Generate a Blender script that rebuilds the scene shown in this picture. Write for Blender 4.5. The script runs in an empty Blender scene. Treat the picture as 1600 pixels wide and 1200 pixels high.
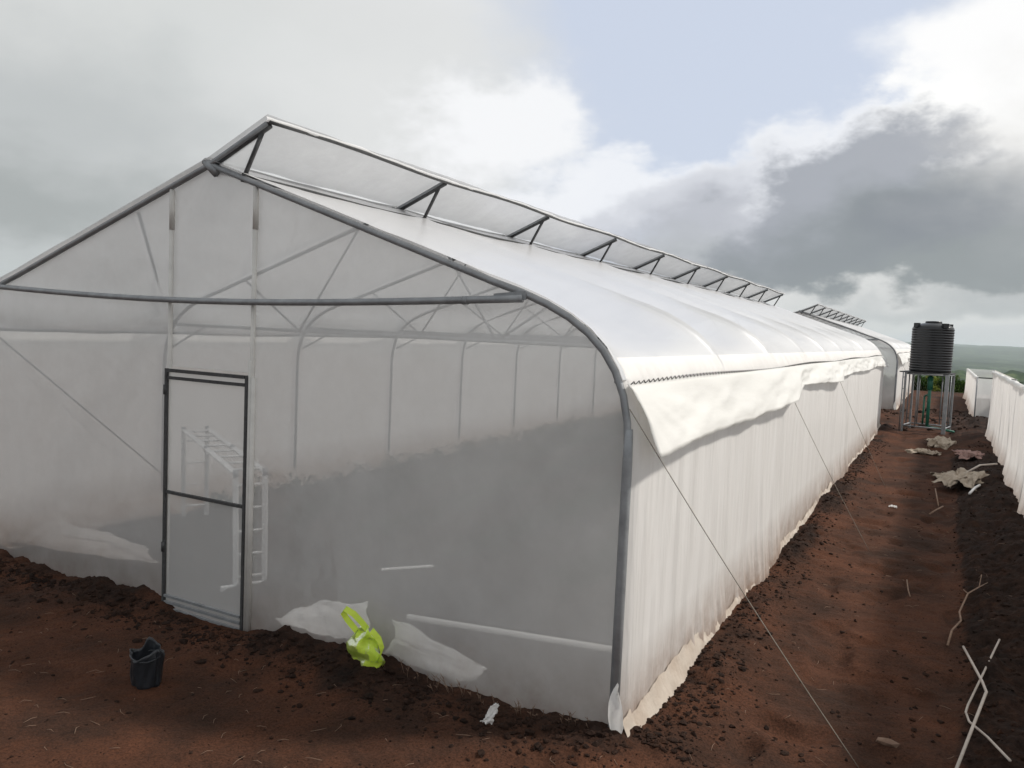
import bpy, math, random
import numpy as np
from mathutils import Vector, Matrix
random.seed(7); rng = np.random.default_rng(11)
S = bpy.context.scene
COL = S.collection
rad = math.radians

# ------------------------------------------------------------------ camera
CAM = (1.5798, -4.3919, 2.4492)
yaw, pitch, roll, FPX = -0.4949, -0.0683, 0.0438, 1245.8
Fv = Vector((math.sin(yaw)*math.cos(pitch), math.cos(yaw)*math.cos(pitch), math.sin(pitch)))
r0 = Vector((math.cos(yaw), -math.sin(yaw), 0)); u0 = r0.cross(Fv)
Rv = r0*math.cos(roll)+u0*math.sin(roll); Uv = u0*math.cos(roll)-r0*math.sin(roll)
cd = bpy.data.cameras.new('camera'); cam = bpy.data.objects.new('camera', cd); COL.objects.link(cam)
M4 = Matrix.Identity(4)
for i in range(3):
    M4[i][0] = Rv[i]; M4[i][1] = Uv[i]; M4[i][2] = -Fv[i]; M4[i][3] = CAM[i]
cam.matrix_world = M4
cd.sensor_width = 36; cd.lens = FPX/1600*36; cd.clip_start = .05; cd.clip_end = 40000
S.camera = cam

# ------------------------------------------------------------------ exposure
S.render.engine = 'CYCLES'
S.view_settings.view_transform = 'Standard'; S.view_settings.look = 'None'
S.view_settings.gamma = 1; S.view_settings.use_curve_mapping = False
S.view_settings.exposure = 0.25
try:
    S.cycles.transparent_max_bounces = 24; S.cycles.max_bounces = 10
    S.cycles.diffuse_bounces = 5; S.cycles.volume_bounces = 1
    S.cycles.sample_clamp_indirect = 6
except Exception: pass

# ------------------------------------------------------------------ world and sun
SUN_EL, SUN_AZ = 46.0, 58.0        # azimuth measured from +Y towards +X
W = bpy.data.worlds.new('World'); S.world = W; W.use_nodes = True
nt = W.node_tree; nt.nodes.clear(); L = nt.links
def N(t, **k):
    n = nt.nodes.new(t)
    for a, b in k.items(): setattr(n, a, b)
    return n
def put(sock, v):
    if hasattr(v, 'is_output') or hasattr(v, 'links'): L.new(v, sock)
    else: sock.default_value = v
def mth(op, a, b=0.0, c=None, clamp=False):
    n = N('ShaderNodeMath', operation=op); n.use_clamp = clamp
    put(n.inputs[0], a); put(n.inputs[1], b)
    if c is not None: put(n.inputs[2], c)
    return n.outputs[0]
def mixc(f, a, b):
    n = N('ShaderNodeMix', data_type='RGBA'); put(n.inputs[0], f); put(n.inputs[6], a); put(n.inputs[7], b)
    return n.outputs[2]
def smooth(x, lo, hi):
    n = N('ShaderNodeMapRange', interpolation_type='SMOOTHSTEP'); put(n.inputs[0], x)
    put(n.inputs[1], lo); put(n.inputs[2], hi); n.inputs[3].default_value = 0; n.inputs[4].default_value = 1
    return n.outputs[0]
tc = N('ShaderNodeTexCoord')
sep = N('ShaderNodeSeparateXYZ'); L.new(tc.outputs['Generated'], sep.inputs[0])
DEG = 57.29578
az = mth('MULTIPLY', mth('ARCTAN2', sep.outputs[0], sep.outputs[1]), DEG)
el = mth('MULTIPLY', mth('ARCSINE', sep.outputs[2]), DEG)
# direction stretched in height so that the noise makes flat-based cumulus
cmb = N('ShaderNodeCombineXYZ')
put(cmb.inputs[0], sep.outputs[0]); put(cmb.inputs[1], sep.outputs[1]); put(cmb.inputs[2], mth('MULTIPLY', sep.outputs[2], 1.7))
def noise(scale, detail=5, rough=.55, off=0.0):
    m = N('ShaderNodeMapping'); m.inputs['Location'].default_value = (off, off*.7, -off*.4)
    L.new(cmb.outputs[0], m.inputs[0])
    n = N('ShaderNodeTexNoise'); n.inputs['Scale'].default_value = scale; n.inputs['Detail'].default_value = detail
    n.inputs['Roughness'].default_value = rough; L.new(m.outputs[0], n.inputs['Vector'])
    return n.outputs['Fac'], n.outputs['Color']
nA, cA = noise(7, 7, .55); nB, cB = noise(12, 10, .62, 3.1); nC, cC = noise(3.2, 4, .5, 7.7)
sA = N('ShaderNodeSeparateColor'); L.new(cA, sA.inputs[0]); sC = N('ShaderNodeSeparateColor'); L.new(cC, sC.inputs[0])
azw = mth('ADD', az, mth('ADD', mth('MULTIPLY', mth('SUBTRACT', sA.outputs[0], .5), 13.0), mth('MULTIPLY', mth('SUBTRACT', sC.outputs[0], .5), 9.0)))
elw = mth('ADD', el, mth('ADD', mth('MULTIPLY', mth('SUBTRACT', sA.outputs[1], .5), 8.0), mth('MULTIPLY', mth('SUBTRACT', sC.outputs[1], .5), 4.0)))
sky = N('ShaderNodeTexSky', sky_type='NISHITA'); sky.sun_disc = False
sky.sun_elevation = rad(SUN_EL); sky.sun_rotation = rad(SUN_AZ); sky.dust_density = 3
skyb = N('ShaderNodeMix', data_type='RGBA', blend_type='MULTIPLY'); skyb.inputs[0].default_value = 1
L.new(sky.outputs[0], skyb.inputs[6]); skyb.inputs[7].default_value = (.10, .10, .10, 1)
def srgb(r, g, b):
    f = lambda v: (v/255)/12.92 if v/255 <= .04045 else ((v/255+.055)/1.055)**2.4
    return (f(r), f(g), f(b), 1)
# thin high veil over the blue
col = mixc(.86, skyb.outputs[2], srgb(197, 205, 220))
def blob(a0, e0, ra, re, rgb, soft=.45, rot=0.0, op=1.0, lump=.5):
    global col
    da = mth('SUBTRACT', azw, a0); de = mth('SUBTRACT', elw, e0)
    c, s = math.cos(rad(rot)), math.sin(rad(rot))
    u = mth('ADD', mth('MULTIPLY', da, c/ra), mth('MULTIPLY', de, s/ra))
    v = mth('ADD', mth('MULTIPLY', da, -s/re), mth('MULTIPLY', de, c/re))
    d = mth('SQRT', mth('ADD', mth('MULTIPLY', u, u), mth('MULTIPLY', v, v)))
    d = mth('ADD', d, mth('MULTIPLY', mth('SUBTRACT', nB, .5), -lump))
    m = mth('SUBTRACT', 1.0, smooth(d, 1-soft, 1+soft*.6))
    if op < 1: m = mth('MULTIPLY', m, op)
    col = mixc(m, col, srgb(*rgb))
# rest of the sky: broken grey cloud everywhere outside the gap
gap = mth('SUBTRACT', 1.0, smooth(mth('ADD', mth('ABSOLUTE', mth('DIVIDE', mth('ADD', azw, 13.0), 17.0)), mth('MULTIPLY', mth('ABSOLUTE', mth('SUBTRACT', elw, 17)), .03)), .75, 1.3))
grey = mixc(nC, srgb(176, 180, 183), srgb(226, 227, 228))
col = mixc(mth('SUBTRACT', 1.0, gap), col, grey)
# left-hand overcast
blob(-56, 17, 24, 12, (203, 204, 203), .7)
blob(-48, 16, 15, 6, (196, 200, 200), .8, -6, .6)
blob(-60, 11, 17, 6.0, (175, 179, 180), .9, -4, .9)
blob(-63, 6.5, 15, 2.6, (152, 157, 157), .8, 0, .85)
blob(-60, 2.5, 16, 2.5, (176, 182, 182), .8, 0, .8)
blob(-38, 12, 12, 9, (214, 215, 215), .8, 0, .7)
# bright cumulus beside the vent ridge
blob(-30.5, 13.3, 6.5, 4.2, (230, 231, 233), .45, 0, .95, 1.3)
blob(-23, 9.6, 8, 2.6, (226, 228, 232), .35, 10, .9, 1.4)
# long grey bank behind the roof on the right, bright rim then shaded body
blob(-10, 8.7, 14, 5.0, (224, 226, 230), .33, 22, .95, 1.5)
blob(2, 14.5, 9.0, 4.6, (240, 240, 239), .33, 25, 1, 1.3)
blob(2, 18.5, 6.5, 3.4, (236, 236, 236), .7, 15, 1, .9)
blob(-18.5, 8.6, 7.5, 2.0, (188, 191, 199), .5, 20, .75, 1.3)
blob(-16, 7.6, 7, 2.0, (172, 175, 183), .5, 14, .8, 1.3)
blob(-14, 5.2, 14, 2.6, (166, 170, 174), .8, 6, .9, .7)
blob(-6.5, 9.3, 9.0, 3.7, (154, 158, 166), .33, 26, .95, 1.4)
blob(-2, 6.7, 14, 3.6, (134, 140, 144), .55, 10, .95, .8)
blob(1, 4.9, 9, 1.9, (140, 146, 148), .6, 6, .95, .6)
blob(-1, 7.6, 5, 1.6, (128, 133, 140), .9, 10, .7, .6)
blob(5, 9.5, 5.5, 3.4, (165, 167, 170), .9, 0, .7, .8)
blob(9, 12.5, 8, 4, (205, 204, 202), .9, 0, .8, .8)
blob(-7, 2.9, 15, 1.5, (208, 209, 208), .5, 0, .95, 1.5)
blob(3, 2.2, 10, .9, (204, 206, 205), .6, 0, .9, 1.2)
blob(2, 3.2, 8, .8, (160, 166, 168), .9, 0, .7, .6)
# horizon band
hz = mth('SUBTRACT', 1.0, smooth(el, .3, 3.2))
col = mixc(mth('MULTIPLY', hz, .5), col, srgb(184, 190, 190))
# below the horizon the world is dim
col = mixc(mth('SUBTRACT', 1.0, smooth(el, -4.0, -1.0)), col, (.06, .055, .05, 1))
bg = N('ShaderNodeBackground'); L.new(col, bg.inputs[0]); bg.inputs[1].default_value = 1.0
wo = N('ShaderNodeOutputWorld'); L.new(bg.outputs[0], wo.inputs[0])
sd = bpy.data.lights.new('sun', 'SUN'); sun = bpy.data.objects.new('sun', sd); COL.objects.link(sun)
sd.energy = 3.2; sd.angle = rad(6); sd.color = (1.0, .945, .87)
sdir = Vector((math.sin(rad(SUN_AZ))*math.cos(rad(SUN_EL)), math.cos(rad(SUN_AZ))*math.cos(rad(SUN_EL)), math.sin(rad(SUN_EL))))
sun.rotation_euler = sdir.to_track_quat('Z', 'Y').to_euler()

# ------------------------------------------------------------------ materials
def newmat(name):
    m = bpy.data.materials.new(name); m.use_nodes = True; m.node_tree.nodes.clear()
    return m, m.node_tree
def nd(t, ty, **k):
    n = t.nodes.new(ty)
    for a, b in k.items(): setattr(n, a, b)
    return n
def tex(t, scale, detail=4, rough=.55, vec='Object', stretch=None):
    c = nd(t, 'ShaderNodeTexCoord'); n = nd(t, 'ShaderNodeTexNoise')
    src = c.outputs[vec]
    if stretch:
        m = nd(t, 'ShaderNodeMapping'); m.inputs['Scale'].default_value = stretch
        t.links.new(src, m.inputs[0]); src = m.outputs[0]
    t.links.new(src, n.inputs['Vector'])
    n.inputs['Scale'].default_value = scale; n.inputs['Detail'].default_value = detail; n.inputs['Roughness'].default_value = rough
    return n.outputs['Fac']
def ramp(t, fac, stops):
    r = nd(t, 'ShaderNodeValToRGB'); t.links.new(fac, r.inputs[0])
    e = r.color_ramp.elements
    while len(e) < len(stops): e.new(.5)
    for x, (p, c) in zip(e, stops): x.position = p; x.color = (*c[:3], 1)
    return r.outputs[0]
def solid(name, c1, c2=None, rough=.6, metal=0.0, scale=12, bump=.0, bscale=40, stretch=None, spec=.5):
    m, t = newmat(name); c2 = c2 or tuple(x*.75 for x in c1)
    b = nd(t, 'ShaderNodeBsdfPrincipled'); o = nd(t, 'ShaderNodeOutputMaterial'); t.links.new(b.outputs[0], o.inputs[0])
    t.links.new(ramp(t, tex(t, scale, 5, .6, 'Object', stretch), [(.3, c1), (.72, c2)]), b.inputs['Base Color'])
    b.inputs['Roughness'].default_value = rough; b.inputs['Metallic'].default_value = metal
    b.inputs['Specular IOR Level'].default_value = spec
    if bump:
        bu = nd(t, 'ShaderNodeBump'); bu.inputs['Strength'].default_value = bump; bu.inputs['Distance'].default_value = .02
        t.links.new(tex(t, bscale, 5), bu.inputs['Height']); t.links.new(bu.outputs[0], b.inputs['Normal'])
    return m
def film(name, c1, c2, transp, translucent, gloss=.08, rough=.35, scale=1.5, bump=.25, bscale=3, stretch=None, dirt=0.0, haze_var=.0):
    """thin sheet: part see-through, part diffusing, a little gloss"""
    m, t = newmat(name); lk = t.links.new
    colr = ramp(t, tex(t, scale, 5, .6, 'Object', stretch), [(.3, c1), (.75, c2)])
    if dirt:   # soil splashed up from the ground
        geo = nd(t, 'ShaderNodeTexCoord'); sp = nd(t, 'ShaderNodeSeparateXYZ'); lk(geo.outputs['Object'], sp.inputs[0])
        mr = nd(t, 'ShaderNodeMapRange'); lk(sp.outputs[2], mr.inputs[0])
        mr.inputs[1].default_value = .55; mr.inputs[2].default_value = .0; mr.inputs[3].default_value = 0; mr.inputs[4].default_value = 1
        mu = nd(t, 'ShaderNodeMath', operation='MULTIPLY'); lk(mr.outputs[0], mu.inputs[0]); lk(tex(t, 5, 6, .7), mu.inputs[1])
        m2 = nd(t, 'ShaderNodeMath', operation='MULTIPLY'); lk(mu.outputs[0], m2.inputs[0]); m2.inputs[1].default_value = dirt; m2.use_clamp = True
        mx = nd(t, 'ShaderNodeMix', data_type='RGBA'); lk(m2.outputs[0], mx.inputs[0]); lk(colr, mx.inputs[6]); mx.inputs[7].default_value = (.30, .17, .10, 1)
        colr = mx.outputs[2]
    bu = nd(t, 'ShaderNodeBump'); bu.inputs['Strength'].default_value = bump; bu.inputs['Distance'].default_value = .05
    lk(tex(t, bscale, 4, .5, 'Object', stretch), bu.inputs['Height'])
    d = nd(t, 'ShaderNodeBsdfDiffuse'); lk(colr, d.inputs[0]); lk(bu.outputs[0], d.inputs['Normal'])
    tl = nd(t, 'ShaderNodeBsdfTranslucent'); lk(colr, tl.inputs[0]); lk(bu.outputs[0], tl.inputs['Normal'])
    g = nd(t, 'ShaderNodeBsdfGlossy'); g.inputs['Roughness'].default_value = rough; lk(bu.outputs[0], g.inputs['Normal']); g.inputs[0].default_value = (.9, .9, .9, 1)
    tr = nd(t, 'ShaderNodeBsdfTransparent'); tr.inputs[0].default_value = (.97, .97, .97, 1)
    s1 = nd(t, 'ShaderNodeMixShader'); s1.inputs[0].default_value = translucent; lk(d.outputs[0], s1.inputs[1]); lk(tl.outputs[0], s1.inputs[2])
    s2 = nd(t, 'ShaderNodeMixShader'); fr_ = nd(t, 'ShaderNodeFresnel'); fr_.inputs[0].default_value = 1.42; lk(bu.outputs[0], fr_.inputs['Normal'])
    gm = nd(t, 'ShaderNodeMath', operation='MULTIPLY'); lk(fr_.outputs[0], gm.inputs[0]); gm.inputs[1].default_value = gloss*6; gm.use_clamp = True
    lk(gm.outputs[0], s2.inputs[0]); lk(s1.outputs[0], s2.inputs[1]); lk(g.outputs[0], s2.inputs[2])
    s3 = nd(t, 'ShaderNodeMixShader'); lk(s2.outputs[0], s3.inputs[1]); lk(tr.outputs[0], s3.inputs[2])
    if haze_var:
        mr = nd(t, 'ShaderNodeMapRange'); lk(tex(t, 2.2, 5, .6), mr.inputs[0]); mr.inputs[1].default_value = .3; mr.inputs[2].default_value = .7
        mr.inputs[3].default_value = transp-haze_var; mr.inputs[4].default_value = transp+haze_var; lk(mr.outputs[0], s3.inputs[0])
    else: s3.inputs[0].default_value = transp
    o = nd(t, 'ShaderNodeOutputMaterial'); lk(s3.outputs[0], o.inputs[0])
    return m
MT = {}
MT['steel'] = solid('galvanised_steel', (.30, .315, .33), (.20, .21, .22), .5, .35, 9, .1)
MT['steel_dark'] = solid('weathered_steel', (.075, .078, .08), (.04, .04, .042), .6, .3, 25, .1)
MT['steel_white'] = solid('wrapped_white_tube', (.62, .61, .58), (.48, .47, .45), .6, 0, 6)
MT['alu_dull'] = solid('dull_tube', (.36, .37, .38), (.26, .27, .28), .5, .2, 8)
MT['alu'] = solid('aluminium', (.78, .78, .77), (.6, .6, .6), .45, .2, 8)
MT['gable'] = film('clear_gable_film', (.93, .95, .96), (.90, .915, .92), .445, .62, .03, .3, 1.2, .35, 2.0, haze_var=.045, dirt=.9)
MT['doorf'] = film('door_film', (.93, .95, .955), (.88, .895, .90), .50, .56, .03, .3, 1.2, .25, 2.5)
MT['roof'] = film('roof_film', (.90, .90, .905), (.84, .845, .86), .10, .40, .10, .30, .8, .18, 1.3)
MT['vent'] = film('vent_film', (.55, .55, .56), (.45, .45, .46), .36, .30, .02, .5, 3.5, .6, 6)  # roof film carried past the apex, greyed to paint in its underside shade
MT['net'] = film('side_netting', (.92, .905, .885), (.82, .80, .775), .08, .40, .01, .6, 3.2, .9, 3, (1, 1.6, .22), dirt=1.5)
MT['flap'] = film('side_flap_film', (.88, .875, .85), (.83, .825, .80), .04, .38, .06, .35, 1.2, .35, 1.8, (1, .5, 2.2))
MT['skirt'] = film('skirt_film', (.62, .56, .49), (.46, .38, .31), .02, .25, .05, .5, 5, .4, 6)
MT['sheet'] = film('white_sheet', (.92, .91, .89), (.84, .83, .81), .12, .3, .06, .4, 4, .5, 8)
MT['neon'] = film('lime_plastic', (.78, .95, .12), (.62, .86, .08), .0, .35, .10, .3, 7, .4, 12)
MT['black'] = solid('black_plastic', (.012, .014, .017), (.02, .024, .03), .38, 0, 10, .3, 20)
MT['tank'] = solid('tank_plastic', (.005, .006, .008), (.008, .009, .011), .30, 0, 4, .05, 20)
MT['green_pipe'] = solid('green_pipe', (.02, .17, .11), (.01, .10, .07), .5)
MT['wire'] = solid('wire', (.05, .05, .05), (.03, .03, .03), .7)
MT['rope'] = solid('rope', (.30, .27, .23), (.2, .18, .15), .9)
MT['pipe'] = solid('pale_tube', (.50, .45, .40), (.36, .31, .27), .55, .0, 15)
MT['twig'] = solid('dry_twig', (.26, .17, .12), (.15, .10, .07), .9, 0, 20)
MT['sack'] = solid('pale_sack', (.42, .36, .29), (.27, .22, .17), .9, 0, 14, .6, 30)
MT['stone'] = solid('stone', (.20, .13, .09), (.12, .07, .05), .9, 0, 14, .5, 20)
MT['rust'] = solid('reddish_cloth', (.33, .20, .18), (.22, .15, .13), .9, 0, 14, .4, 30)
MT['bark'] = solid('bark', (.10, .075, .05), (.06, .045, .03), .9, 0, 10, .5)
def leafmat(name, a, b, c):
    m, t = newmat(name); lk = t.links.new
    oi = nd(t, 'ShaderNodeObjectInfo'); f = tex(t, 1.3, 3, .6)
    ad = nd(t, 'ShaderNodeMath', operation='ADD'); lk(f, ad.inputs[0])
    mm = nd(t, 'ShaderNodeMath', operation='MULTIPLY_ADD'); lk(oi.outputs['Random'], mm.inputs[0]); mm.inputs[1].default_value = .3; mm.inputs[2].default_value = -.15
    lk(mm.outputs[0], ad.inputs[1])
    cr = ramp(t, ad.outputs[0], [(.3, a), (.5, b), (.72, c)])
    d = nd(t, 'ShaderNodeBsdfDiffuse'); tl = nd(t, 'ShaderNodeBsdfTranslucent'); lk(cr, d.inputs[0]); lk(cr, tl.inputs[0])
    s = nd(t, 'ShaderNodeMixShader'); s.inputs[0].default_value = .3; lk(d.outputs[0], s.inputs[1]); lk(tl.outputs[0], s.inputs[2])
    o = nd(t, 'ShaderNodeOutputMaterial'); lk(s.outputs[0], o.inputs[0]); return m
MT['leaf'] = leafmat('leaves', (.018, .04, .012), (.045, .085, .02), (.10, .15, .035))
MT['leaf2'] = leafmat('light_leaves', (.05, .08, .02), (.11, .15, .03), (.20, .22, .05))
MT['leaf_dark'] = leafmat('dark_leaves', (.010, .022, .010), (.02, .04, .014), (.035, .06, .02))

# soil: dry red soil and darker soil (freshly turned in banks and beds), by the attribute 'fresh'; 'green' = vegetated land beyond
def soilmat():
    m, t = newmat('red_soil'); lk = t.links.new
    b = nd(t, 'ShaderNodeBsdfPrincipled'); o = nd(t, 'ShaderNodeOutputMaterial'); lk(b.outputs[0], o.inputs[0])
    b.inputs['Roughness'].default_value = .95; b.inputs['Specular IOR Level'].default_value = .12
    dry = ramp(t, tex(t, 1.1, 8, .62), [(.30, (.028, .0160, .0113)), (.43, (.046, .0225, .0145)), (.54, (.068, .0295, .0172)), (.70, (.098, .0400, .0220))])
    dark_tone = ramp(t, tex(t, 6, 8, .7), [(.32, (.012, .0082, .0068)), (.55, (.027, .0148, .0105)), (.75, (.052, .025, .0150))])
    at = nd(t, 'ShaderNodeAttribute', attribute_name='dark_soil'); ag = nd(t, 'ShaderNodeAttribute', attribute_name='green')
    n2 = tex(t, 2.6, 7, .7)
    ad = nd(t, 'ShaderNodeMath', operation='ADD'); lk(at.outputs['Fac'], ad.inputs[0]); lk(n2, ad.inputs[1])
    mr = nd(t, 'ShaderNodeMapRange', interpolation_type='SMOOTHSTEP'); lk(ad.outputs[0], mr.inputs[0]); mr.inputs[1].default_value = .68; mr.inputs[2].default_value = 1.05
    mx = nd(t, 'ShaderNodeMix', data_type='RGBA'); lk(mr.outputs[0], mx.inputs[0]); lk(dry, mx.inputs[6]); lk(dark_tone, mx.inputs[7])
    # crumbs: fine speckle of pale and dark grains
    sp = ramp(t, tex(t, 70, 4, .7), [(.35, (.55, .55, .55)), (.52, (1, 1, 1)), (.70, (1.35, 1.3, 1.25))])
    ml = nd(t, 'ShaderNodeMix', data_type='RGBA', blend_type='MULTIPLY'); ml.inputs[0].default_value = 1; lk(mx.outputs[2], ml.inputs[6]); lk(sp, ml.inputs[7])
    gr = ramp(t, tex(t, .008, 12, .76), [(.42, (.008, .018, .010)), (.52, (.022, .042, .018)), (.60, (.055, .085, .032)), (.72, (.13, .13, .07))])
    mg = nd(t, 'ShaderNodeMix', data_type='RGBA'); lk(ag.outputs['Fac'], mg.inputs[0]); lk(ml.outputs[2], mg.inputs[6]); lk(gr, mg.inputs[7])
    lk(mg.outputs[2], b.inputs['Base Color'])
    bu = nd(t, 'ShaderNodeBump'); bu.inputs['Strength'].default_value = .8; bu.inputs['Distance'].default_value = .02
    lk(tex(t, 28, 8, .7), bu.inputs['Height']); lk(bu.outputs[0], b.inputs['Normal'])
    return m
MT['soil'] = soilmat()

# ------------------------------------------------------------------ mesh helpers
class MB:
    def __init__(s): s.v = []; s.f = []; s.sm = []
    def add(s, vs, fs, smooth=True):
        o = len(s.v); s.v += [tuple(v) for v in vs]; s.f += [tuple(i+o for i in f) for f in fs]; s.sm += [smooth]*len(fs)
    def tube(s, pts, r, n=8, cap=True):
        pts = [Vector(p) for p in pts]; rr = r if isinstance(r, (list, tuple)) else [r]*len(pts)
        vs = []; prev = None
        for i, p in enumerate(pts):
            d = (pts[min(i+1, len(pts)-1)]-pts[max(i-1, 0)]).normalized()
            if prev is None:
                a = d.cross(Vector((0, 0, 1)));  a = a if a.length > .05 else d.cross(Vector((0, 1, 0)))
            else: a = prev-d*prev.dot(d)
            a.normalize(); prev = a; b = d.cross(a)
            for k in range(n):
                t = 2*math.pi*k/n; vs.append(p+(a*math.cos(t)+b*math.sin(t))*rr[i])
        fs = [(i*n+k, i*n+(k+1) % n, (i+1)*n+(k+1) % n, (i+1)*n+k) for i in range(len(pts)-1) for k in range(n)]
        if cap: fs += [tuple(range(n))[::-1], tuple((len(pts)-1)*n+k for k in range(n))]
        s.add(vs, fs)
    def box(s, a, b, w, h, up=(0, 0, 1)):
        """bar of section w x h from a to b"""
        a = Vector(a); b = Vector(b); d = (b-a).normalized(); u = Vector(up)
        x = d.cross(u); x = x if x.length > .05 else d.cross(Vector((1, 0, 0))); x.normalize(); y = x.cross(d).normalized()
        vs = [p+x*(sx*w/2)+y*(sy*h/2) for p in (a, b) for sx, sy in ((-1, -1), (1, -1), (1, 1), (-1, 1))]
        s.add(vs, [(3, 2, 1, 0), (4, 5, 6, 7), (0, 1, 5, 4), (1, 2, 6, 5), (2, 3, 7, 6), (3, 0, 4, 7)], False)
    def grid(s, P, smooth=True):
        """P: array (n,m,3)"""
        n, m = P.shape[:2]
        s.add([tuple(float(q) for q in p) for p in P.reshape(-1, 3)], [(i*m+j, (i+1)*m+j, (i+1)*m+j+1, i*m+j+1) for i in range(n-1) for j in range(m-1)], smooth)
    def lathe(s, prof, n=40, c=(0, 0, 0)):
        vs = [(c[0]+r*math.cos(2*math.pi*k/n), c[1]+r*math.sin(2*math.pi*k/n), c[2]+z) for r, z in prof for k in range(n)]
        fs = [(i*n+k, i*n+(k+1) % n, (i+1)*n+(k+1) % n, (i+1)*n+k) for i in range(len(prof)-1) for k in range(n)]
        s.add(vs, fs)
    def build(s, name, mat, parent=None, label=None):
        me = bpy.data.meshes.new(name); me.from_pydata(s.v, [], s.f); me.update()
        me.polygons.foreach_set('use_smooth', s.sm); me.materials.append(mat)
        o = bpy.data.objects.new(name, me); COL.objects.link(o)
        if parent is not None: o.parent = parent
        if label: o['label'] = label
        return o
def tag(o, label=None, cat=None, group=None, kind=None):
    if label: o['label'] = label
    if cat: o['category'] = cat
    if group: o['group'] = group
    if kind: o['kind'] = kind
    return o
def empty(name, loc=(0, 0, 0), rz=0):
    o = bpy.data.objects.new(name, None); o.location = loc; o.rotation_euler = (0, 0, rz); o.empty_display_size = .2; COL.objects.link(o); return o
def copy_tree(o, parent=None):
    c = o.copy(); COL.objects.link(c)
    if parent is not None: c.parent = parent
    for ch in list(o.children):
        if ch.name in bpy.data.objects: copy_tree(ch, c)
    return c
# numpy value noise
def vnoise(x, y, seed=0):
    xi = np.floor(x).astype(np.int64); yi = np.floor(y).astype(np.int64); fx = x-xi; fy = y-yi
    fx = fx*fx*fx*(fx*(fx*6-15)+10); fy = fy*fy*fy*(fy*(fy*6-15)+10)
    def h(a, b):
        n = (a*374761393+b*668265263+seed*1442695041) & 0xffffffff
        n = ((n ^ (n >> 13))*1274126177) & 0xffffffff
        return ((n ^ (n >> 16)) & 0xffff)/65535.0
    return (h(xi, yi)*(1-fx)+h(xi+1, yi)*fx)*(1-fy)+(h(xi, yi+1)*(1-fx)+h(xi+1, yi+1)*fx)*fy
def fbm(x, y, o=4, seed=0, g=.5):
    a = 1; s = 0; t = 0
    for i in range(o):
        s = s+a*vnoise(x*2**i+i*17.3, y*2**i-i*9.1, seed+i); t += a; a *= g
    return s/t
def sst(x, a, b):
    t = np.clip((x-a)/(b-a), 0, 1); return t*t*(3-2*t)

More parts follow.
